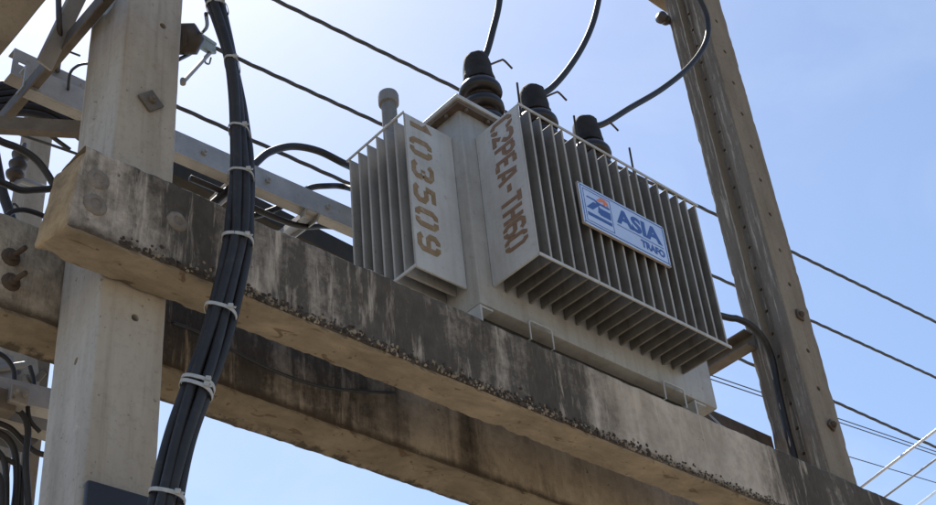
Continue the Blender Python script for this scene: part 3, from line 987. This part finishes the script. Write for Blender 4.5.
for i, (p, q, lab) in enumerate((((865, 484), (936, 430), 'bright bare conductor rising behind the beam, highest of the three at lower right'),
                                 ((888.5, 494), (936, 459), 'greyer bare conductor, middle of the three at lower right'),
                                 ((918, 505), (936, 491.5), 'bright bare conductor, lowest of the three at lower right'))):
    a, b = through(aty(*p, 3.5), aty(*q, 3.2), .5, 3)
    cable('bare_conductor', [a, b], .0075 if i != 1 else .006, M['alu'] if i != 1 else M['steel'], lab, 'overhead wire', 'bare conductors at lower right', 2, 10)

# ------------------------------------------------------------------ steelwork behind the left pole
bm = bmesh.new()                                            # channel cross-arm seen right of the pole
y, z0, z1 = 3.30, Z(3.384), Z(3.487)
xa, xb = 1.33, 4.2
zs = .03
box(bm, (xa, y, z0), (xb, y + .008, z1), .001)
box(bm, (xa, y + .0085, z0), (xb, y + .05, z0 + .008), .001)
box(bm, (xa, y + .0085, z1 - .008), (xb, y + .05, z1), .001)
for i in range(9):
    _lathe(bm, V(1.75 + i * .28, y + .002, (z0 + z1) / 2), [(.012, 0), (.012, .012), (.006, .013), (.006, .024)], 6, V(0, -1, 0))
for v in bm.verts: v.co.z += (v.co.x - 1.92) * .026
tag(put('steel_crossarm', bm, M['steel']), 'long galvanised channel running behind the cable bundle to the transformer', 'cross-arm')
bm = bmesh.new()                                            # dark lower member
a0, a1 = aty(178, 168, 3.75), aty(352, 255, 3.75)
obox(bm, a0 - (a1 - a0) * .2, a1 + (a1 - a0) * .3, V(0, 1, 0), .012, .095, .001)
obox(bm, a0 - (a1 - a0) * .2, a1 + (a1 - a0) * .3, V(0, 1, 0), .06, .010, .001, (.037, -.03))
tag(put('steel_crossarm', bm, M['black_steel']), 'blackish channel low behind the galvanised one, just above the front beam', 'cross-arm')
bm = bmesh.new()                                            # bracket tying the two members together
a0, a1 = aty(313, 211, 3.26), aty(284, 234, 3.74)
obox(bm, a0, a1, V(1, 0, 0), .045, .006, .001)
obox(bm, a0, a1, V(1, 0, 0), .006, .032, .001, (.0265, .016))
obox(bm, a0, a1, V(1, 0, 0), .006, .032, .001, (-.0265, .016))
tag(put('steel_bracket', bm, M['dull_steel']), 'short open bracket under the galvanised channel, nearer the transformer', 'bracket', 'brackets under the steel channel')
bm = bmesh.new()
a0, a1 = aty(236, 180, 3.26), aty(214, 200, 3.74)
obox(bm, a0, a1, V(1, 0, 0), .04, .006, .001)
obox(bm, a0, a1, V(1, 0, 0), .006, .03, .001, (.0235, .015))
tag(put('steel_bracket', bm, M['rust_steel']), 'short rusty bracket just left of the cable bundle', 'bracket', 'brackets under the steel channel')

# slotted channel left of the pole
bm = bmesh.new()
YC = 3.62
p0 = aty(15, 48, YC); zt = p0.z; zb = aty(12, 76, YC).z + .01
x0 = p0.x
cells = [(x0, x0 + .022), (x0 + .022, x0 + .05), (x0 + .05, x0 + .086), (x0 + .086, x0 + .105), (x0 + .105, x0 + .36)]
zm0, zm1 = zb + (zt - zb) * .46, zb + (zt - zb) * .58
for i, (a, b) in enumerate(cells):
    if i in (1, 3):
        box(bm, (a, YC, zb), (b, YC + .006, zm0)); box(bm, (a, YC, zm1), (b, YC + .006, zt))
    else: box(bm, (a, YC, zb), (b, YC + .006, zt))
box(bm, (x0, YC + .0065, zb), (x0 + .36, YC + .06, zb + .006)); box(bm, (x0, YC + .0065, zt - .006), (x0 + .36, YC + .05, zt))
tag(put('slotted_channel', bm, M['dull_steel']), 'slotted steel channel sticking out left of the pale pole', 'steel channel')

bm = bmesh.new()                                            # angle brace running back from the pole
a0, a1 = V(1.36, 2.80, Z(3.392)), V(1.36, 3.95, Z(3.386))
obox(bm, a0, a1, V(1, 0, 0), .05, .006, .001)
obox(bm, a0, a1, V(1, 0, 0), .006, .05, .001, (-.022, .0285))
tag(put('steel_brace', bm, M['brown_steel']), 'rusty angle brace running back level from the pale pole, across the slotted channel', 'brace', 'braces left of the pale pole')
bm = bmesh.new()
a0, a1 = atx(88, -25, 1.34), atx(44, 66, 1.30)
obox(bm, a0, a1, V(1, .3, 0), .06, .014, .002)
tag(put('steel_brace', bm, M['dull_steel']), 'steep flat brace at top left, leaning against the pale pole', 'brace', 'braces left of the pale pole')
bm = bmesh.new()                                            # bar on a skew behind the pole
a1 = aty(96, 130.5, 3.03); a0 = a1 + V(-.848, .53, 0) * 1.6 + V(0, 0, .01)
obox(bm, a0, a1, V(0, 0, 1), .052, .03, .002)
tag(put('steel_bar', bm, M['brown_steel']), 'level grey bar just above the end of the front beam, left of the pale pole', 'steel bar')
cable('riser_cable', [aty(57, -30, 3.0), aty(58.5, 0, 3.0), aty(59, 20, 3.0), aty(60, 40, 3.06), aty(59, 58, 3.3), aty(57, 75, 3.75)], .0095, M['insul'],
      'upright brown cable at top left between the overhead beam and the pale pole')

# overhead concrete arm at the top left corner
e0, e1 = atx(49, 0, 1.16), atx(0, 57, 1.16)
zt = (e0.z + e1.z) / 2
sec = sect([Vector(p) for p in ((.93, zt), (1.16, zt), (1.16, zt + .16), (.93, zt + .16))], .012, 3, .03)
bm = loft(bmesh.new(), sec, 'y', 1.6, 4.4, .05, .004, 9)
tag(put('concrete_crossarm', bm, M['arm'], smooth=True), 'broad brown concrete arm crossing the top left corner overhead', 'concrete arm')
# twin arm at the right pole
p0 = aty(668.5, 14.7, 3.09)
sec = sect([Vector(p) for p in ((2.978, p0.z), (3.09, p0.z), (3.09, p0.z + .13), (2.978, p0.z + .13))], .01, 3, .03)
bm = loft(bmesh.new(), sec, 'x', 1.2, 5.3, .05, .003, 11)
tag(put('concrete_crossarm', bm, M['pole_right'], smooth=True), 'brown arm meeting the brown pole at the top edge, right of the leads', 'concrete arm')
bm = bmesh.new()
q = aty(668.5, 23, 2.97); q.x = 4.700
_lathe(bm, q + V(0.07, 0, .01), [(.012, 0), (.012, .03), (.028, .034), (.03, .05), (.018, .058), (.018, .072), (.034, .078), (.036, .096), (.02, .104), (.012, .112), (.004, .114)], 16, V(-1, -.1, -.25).normalized())
tag(put('spool_insulator', bm, M['insul'], smooth='all'), 'small dark spool sticking out left of the brown pole at the top', 'insulator')

# square bar at the right pole, running back
bm = bmesh.new()
a0, a1 = V(4.722, 2.93, Z(3.45)), V(4.722, 3.70, Z(3.45))
obox(bm, a0, a1, V(0, 0, 1), .085, .008, .001, (0, .03)); obox(bm, a0, a1, V(0, 0, 1), .008, .06, .001, (-.0385, -.004))
obox(bm, a0, a1, V(0, 0, 1), .008, .06, .001, (.0385, -.004))
tag(put('steel_bar', bm, M['brown_steel']), 'brown channel stub between the transformer and the brown pole', 'steel bar')

bm = bmesh.new()
q0, q1 = aty(700, 411.5, 3.02), aty(769, 437, 3.02)
q1.z = q0.z = (q0.z + q1.z) / 2
obox(bm, q0 - V(.3, 0, .045), V(4.80, 3.02, q1.z - .045), V(0, 0, 1), .09, .05, .003)
tag(put('steel_bar', bm, M['dark_rust']), 'dark brown bar just above the front beam, ending at the brown pole', 'steel bar')

# dead-end of the second wire beside the pale pole
bm = bmesh.new()
p = aty(188, 40, 3.02)
ax = (aty(206, 47, 3.45) - p).normalized()
_lathe(bm, p - ax * .10, [(.05, 0), (.062, .02), (.060, .10), (.040, .15), (.022, .20), (.014, .28)], 6, ax)
obox(bm, p - ax * .12, p + ax * .02, V(0, 0, 1), .05, .012, .002)
obox(bm, p + ax * .15, p + ax * .24, V(0, 0, 1), .03, .03, .003)
tube(bm, [p - ax * .03 + V(0, 0, -.05), p - ax * .03 + V(0, 0, .05)], .009, 8)
tag(put('strain_insulator', bm, M['insul'], smooth='all'), 'brown insulator at the right edge of the pale pole, holding the wire clamp', 'insulator')
bm = bmesh.new()
p0, p1 = aty(194, 39, 3.3), aty(212, 50, 3.6)
obox(bm, p0, p1, V(0, 0, 1), .04, .036, .006)
obox(bm, p0.lerp(p1, .2), p0.lerp(p1, .95), V(0, 0, 1), .012, .05, .003, (.02, 0))
tube(bm, spline([aty(207, 56, 3.55), aty(205, 62, 3.55), aty(209, 64, 3.55), aty(211, 58, 3.55)], 5), .004, 8)
tag(put('wire_clamp', bm, M['green'], smooth=True), 'green grey dead-end clamp on the second wire beside the pale pole', 'clamp')
bm = bmesh.new()
tube(bm, [aty(210, 53, 3.56), aty(183, 82, 3.03)], .0085, 10)
_lathe(bm, aty(183, 82, 3.03), [(.010, -.010), (.011, 0), (.010, .012)], 10, V(0, 0, 1))
tag(put('steel_rod', bm, M['dull_steel'], smooth=True), 'pale thin strut slanting from the wire clamp to the pale pole', 'rod')
cable('jumper_wire', [aty(206, 14, 2.50), aty(207, 26, 2.7), aty(203, 32, 3.0), aty(197, 37, 3.3)], .006, M['wire'], 'thin grey jumper from the cable bundle down to the wire clamp', 'wire')
cable('jumper_wire', [aty(198, 48, 3.3), aty(190, 54, 3.1), aty(178, 60, 3.0)], .007, M['wire'], 'short dark jumper from the wire clamp round the pale pole', 'wire')

# ------------------------------------------------------------------ far pole and clutter at left
sd = 4.6
pt = aty(44, 140, 5.6)
bx = pt.x
sec = sect([Vector(p) for p in ((bx - .07, 5.6), (bx + .05, 5.6), (bx + .05, 5.76), (bx - .07, 5.76))], .012, 3, .05)
bm = loft(bmesh.new(), sec, 'z', 0, Z(aty(40, 128, 5.6).z - CAM_H + .5), .1, .004, 21)
tag(put('concrete_pole', bm, M['pole_far'], smooth=True), 'farther concrete pole seen left of the front beam end', 'utility pole', 'concrete poles')
bm = bmesh.new()
p = aty(12, 184, 4.2)
pr = [(.012, 0), (.014, .03)]
for h in (.03, .085, .14): pr += [(.018, h), (.034, h + .012), (.038, h + .024), (.030, h + .036), (.018, h + .05)]
pr += [(.014, .20), (.010, .23)]
_lathe(bm, p, pr, 18, V(.12, 0, 1).normalized())
s_ = put('strain_insulator', bm, M['insul'], smooth='all'); tag(s_, 'dark stacked insulator hanging at the far left, beside the farther pole', 'insulator')
bm = bmesh.new()
tube(bm, [aty(12, 185, 4.2), aty(20, 180, 4.2), aty(44, 188, 4.25)], .014, 8)
tag(put('insulator_pin', bm, M['dull_steel'], smooth=True), 'grey pin under the far left insulator', 'pin')
LG = 'black cables entering behind the front beam from the left'
for pts, r, lab in (([(-25, 126), (0, 141), (18, 148), (34, 158), (46, 172), (60, 196)], .0115, 'black cable sloping in from the left, just above the end of the front beam'),
                    ([(-25, 176), (0, 182), (20, 190), (38, 190), (60, 188)], .0105, 'shiny black cable from the left edge, midway down the end of the front beam'),
                    ([(4, 222), (10, 213), (22, 210), (36, 213), (52, 220)], .008, 'thin arched black cable low beside the end of the front beam')):
    cable('service_cable', [aty(a, b, 3.05) for a, b in pts], r, M['rubber'], lab, group=LG)
cable('thin_wire', [aty(-20, 120, 3.4), aty(24, 136, 3.4), aty(60, 148, 3.4), aty(110, 166, 3.4)], .005, M['wire'], 'thin dark wire crossing the farther pole at left', 'wire')
cable('thin_wire', [aty(-6, 150, 4.0), aty(2, 190, 4.0), aty(10, 215, 4.0), aty(14, 240, 4.0)], .02, M['rubber'], 'thick black drop cable at the far left edge', 'cable')
CG = 'black cables curving under the slotted channel'
for k, (dy, lab) in enumerate(((-7, 'topmost of the black cables curving under the slotted channel'), (0, 'second from the top of the black cables curving under the slotted channel'), (7, 'middle of the black cables curving under the slotted channel'), (14, 'lower of the black cables curving under the slotted channel'), (21, 'lowest of the black cables curving under the slotted channel'))):
    cable('service_cable', [aty(-30, 96 + dy, 3.8), aty(0, 94 + dy, 3.8), aty(22, 92 + dy, 3.8), aty(45, 96 + dy, 3.8), aty(66, 107 + dy, 3.8), aty(84, 120 + dy, 3.8), aty(100, 136 + dy, 3.8)], .0145 if dy > -7 else .023, M['rubber'], lab, group=CG)
cable('service_cable', [aty(95, 64, 3.2), aty(84, 64, 3.2), aty(76, 67, 3.2), aty(70, 74, 3.25), aty(68, 90, 3.3)], .005, M['wire'], 'thin dark loop beside the pale pole above the slotted channel', 'wire')
# lower left: equipment behind and below the beams
def chan(p0, p1, y, h, lab, mat, name='steel_crossarm', dep=.05):
    bm = bmesh.new()
    a0, a1 = aty(*p0, y), aty(*p1, y)
    a1.y = a0.y = y
    obox(bm, a0, a1, V(0, 0, 1), h, .008, .001)
    n = (a1 - a0).normalized()
    obox(bm, a0 + V(0, .004 + dep / 2, -h / 2 + .004), a1 + V(0, .004 + dep / 2, -h / 2 + .004), V(0, 1, 0), dep - .001, .008)
    obox(bm, a0 + V(0, .004 + dep / 2, h / 2 - .004), a1 + V(0, .004 + dep / 2, h / 2 - .004), V(0, 1, 0), dep - .001, .008)
    return tag(put(name, bm, mat), lab, 'cross-arm', 'steel arms at lower left')


chan((-25, 382), (70, 404), 3.45, .075, 'grey steel arm at lower left, upper of the two behind the pale pole', M['steel'])
chan((-25, 402), (70, 430), 3.55, .06, 'darker steel arm at lower left, lower of the two behind the pale pole', M['dull_steel'])
bm = bmesh.new()
p = aty(26, 372, 3.7)
_lathe(bm, p + V(0, 0, -.09), [(.055, 0), (.05, .05), (.03, .13), (.014, .20), (.012, .22)], 5, V(.05, 0, 1).normalized())
tag(put('cable_boot', bm, M['pole_far']), 'tan cone shaped fitting above the lower left steel arms', 'fitting')
bm = bmesh.new()
p = aty(7, 372, 3.62)
box(bm, p + V(-.07, 0, -.07), p + V(.02, .08, .07), .008)
tube(bm, [p + V(-.08, -.01, -.03), p + V(.05, -.01, .04)], .012, 10)
tag(put('fuse_box', bm, M['dull_steel'], smooth=True), 'small grey box at the left edge above the lower left steel arms', 'box')
p = aty(28, 455, 3.9)
sec = sect([Vector(q) for q in ((p.x - .015, 3.9), (p.x + .045, 3.9), (p.x + .045, 3.96), (p.x - .015, 3.96))], .012, 3, .05)
bm = loft(bmesh.new(), sec, 'z', 0, aty(30, 378, 3.9).z, .1, .004, 31)
tag(put('wooden_post', bm, M['pole_right'], smooth=True), 'brown post behind the pale pole at the lower left edge', 'post')
BG = 'black cables hanging at lower left'
for pts, r, lab in (([(-12, 430), (4, 436), (14, 450), (17, 478), (14, 520), (12, 560)], .011, 'thick black cable hanging at lower left, second from the edge'),
                    ([(-14, 446), (-2, 452), (5, 466), (6, 500), (4, 560)], .010, 'thick black cable hanging at the lower left edge'),
                    ([(-10, 420), (10, 428), (26, 444), (36, 452), (46, 455)], .009, 'thin black cable rising to the pale pole at lower left'),
                    ([(-10, 455), (8, 460), (22, 470), (22, 490), (20, 540)], .008, 'black cable hanging at lower left, nearest the brown post')):
    cable('service_cable', [aty(a, b, 3.5) for a, b in pts], r, M['rubber'], lab, group=BG)
bm = bmesh.new()
p = aty(12, 418, 3.62)
box(bm, p + V(-.12, 0, -.05), p + V(.10, .10, .03), .01)
tag(put('junction_box', bm, M['plate'], smooth=True), 'dark box slung under the lower left steel arms', 'box')
for px, py, yy, sx, sz, mt, lab in ((20, 394, 3.40, .028, .03, 'dull_steel', 'small grey clamp box on the upper of the two lower left steel arms'),
                                    (40, 372, 3.9, .035, .10, 'brown_steel', 'narrow brown box behind the pale pole at lower left'),
                                    (3, 398, 3.42, .045, .035, 'brown_steel', 'small brown clamp at the left edge on the lower left steel arms')):
    p = aty(px, py, yy)
    bm = bmesh.new()
    box(bm, p + V(-sx, 0, -sz), p + V(sx, .05, sz), .004)
    for k in (-.5, .5): _lathe(bm, p + V(sx * k, .002, 0), [(.010, 0), (.010, .010), (.005, .011), (.005, .024)], 6, V(0, -1, 0))
    tag(put('junction_box', bm, M[mt]), lab, 'box')
for a, b, lab in (((-6, 360), (34, 381), 'upper slanting rod among the lower left steelwork'), ((-4, 425), (44, 372), 'rod rising to the right among the lower left steelwork')):
    bm = bmesh.new()
    tube(bm, [aty(*a, 3.75), aty(*b, 3.65)], .011, 8)
    for t_ in (.2, .55, .8): _lathe(bm, aty(*a, 3.75).lerp(aty(*b, 3.65), t_), [(.016, -.01), (.018, 0), (.016, .012)], 6, aty(*b, 3.65) - aty(*a, 3.75))
    tag(put('steel_rod', bm, M['brown_steel']), lab, 'rod')
for pts, r, lab in (([(-8, 350), (6, 358), (14, 372), (12, 392), (2, 408)], .008, 'thin black loop at the left edge above the lower left steel arms'),
                    ([(30, 366), (34, 384), (28, 402), (30, 420), (40, 432)], .007, 'thin black lead between the cone fitting and the pale pole'),
                    ([(-8, 412), (10, 408), (22, 414), (28, 430), (26, 462), (30, 520)], .010, 'black cable dropping from the lower left steel arms past the brown post'),
                    ([(-8, 470), (0, 480), (2, 500), (0, 540)], .012, 'short black cable at the bottom left corner')):
    cable('service_cable', [aty(a, b, 3.46) for a, b in pts], r, M['rubber'], lab, group=BG)
for pts, r, yy, lab in (([(20, 210), (14, 204), (10, 212), (4, 236)], .005, 4.1, 'thin wire loop beside the thick drop cable at the far left'),
                        ([(80, 56), (66, 50), (54, 40), (50, 34)], .004, 3.3, 'thin curled wire above the slotted channel'),
                        ([(0, 104), (24, 112), (46, 132), (70, 150)], .009, 3.9, 'black lead under the curving cables at left')):
    cable('thin_wire', [aty(a, b, yy) for a, b in pts], r, M['wire'], lab, 'wire')
# dark thin cable slung along the back beam
cable('thin_wire', [aty(172, 322, 2.95), aty(200, 333, 2.955), aty(232, 350, 2.965), aty(275, 371, 2.966), aty(320, 386, 2.966), aty(360, 391, 2.966), aty(395, 393, 2.966)], .0048, M['wire'], 'thin dark cable sagging across the face of the rear beam', 'cable')
cable('thin_wire', [aty(186, 330, 2.9), aty(187, 350, 2.9), aty(186, 372, 2.9)], .004, M['stone'], 'pale scrap of cord hanging between the two beams', 'cord')

# dark panel on the pale pole
q0, q1 = aty(85, 482, 2.728), aty(152, 495, 2.728)
bm = bmesh.new()
box(bm, (q0.x, 2.712, q0.z - .42), (q1.x + .01, 2.734, q0.z + .002), .006)
tag(put('dark_panel', bm, M['plate'], smooth=True), 'dark slate panel fixed low on the pale pole, beside the cable bundle', 'panel')

# ------------------------------------------------------------------ light, sky, camera
SUN = ray(60, -330).normalized()
elev = math.asin(SUN.z); azim = math.atan2(SUN.x, SUN.y)
w = bpy.data.worlds.new('World'); S.world = w; w.use_nodes = True
nt = w.node_tree
sky = nt.nodes.new('ShaderNodeTexSky'); sky.sky_type = 'NISHITA'; sky.sun_disc = False
sky.sun_elevation = elev; sky.sun_rotation = azim
sky.air_density = 1.0; sky.dust_density = .6; sky.ozone_density = 1.6; sky.altitude = 0
bg = nt.nodes['Background']
tc = nt.nodes.new('ShaderNodeTexCoord'); mp = nt.nodes.new('ShaderNodeMapping'); nz = nt.nodes.new('ShaderNodeTexNoise'); cr = nt.nodes.new('ShaderNodeValToRGB'); mx = nt.nodes.new('ShaderNodeMix')
mp.inputs['Scale'].default_value = (2.2, 4.4, 6); mp.inputs['Rotation'].default_value = (.3, .5, .9)
nz.inputs['Scale'].default_value = 1.3; nz.inputs['Detail'].default_value = 9; nz.inputs['Roughness'].default_value = .56; nz.inputs['Distortion'].default_value = .7
cr.color_ramp.elements[0].position = .46; cr.color_ramp.elements[0].color = (0, 0, 0, 1); cr.color_ramp.elements[1].position = .82; cr.color_ramp.elements[1].color = (.13, .13, .13, 1)
mx.data_type = 'RGBA'; mx.inputs[7].default_value = (6.2, 6.5, 6.9, 1)          # thin high cloud
nt.links.new(tc.outputs['Generated'], mp.inputs[0]); nt.links.new(mp.outputs[0], nz.inputs[0]); nt.links.new(nz.outputs[0], cr.inputs[0])
nt.links.new(cr.outputs[0], mx.inputs[0]); nt.links.new(sky.outputs[0], mx.inputs[6]); nt.links.new(mx.outputs[2], bg.inputs[0]); bg.inputs[1].default_value = .145
sl = bpy.data.lights.new('sun', 'SUN'); sl.energy = 4.2; sl.angle = math.radians(.5); sl.color = (1, .94, .84)
so = bpy.data.objects.new('sun', sl); C.objects.link(so); so.rotation_euler = (-SUN).to_track_quat('-Z', 'Y').to_euler(); so.location = (0, 0, 30)

cd = bpy.data.cameras.new('camera'); cam = bpy.data.objects.new('camera', cd); C.objects.link(cam)
mw = Matrix((R_, -D_, -F_)).transposed().to_4x4(); mw.translation = CAM
cam.matrix_world = mw
cd.sensor_width = 36; cd.lens = FPX / 936 * 36; cd.clip_start = .05; cd.clip_end = 6000
S.camera = cam
S.render.engine = 'CYCLES'
S.view_settings.view_transform = 'Standard'; S.view_settings.look = 'None'
S.view_settings.exposure = 0.38; S.view_settings.gamma = 1
S.view_settings.use_curve_mapping = False
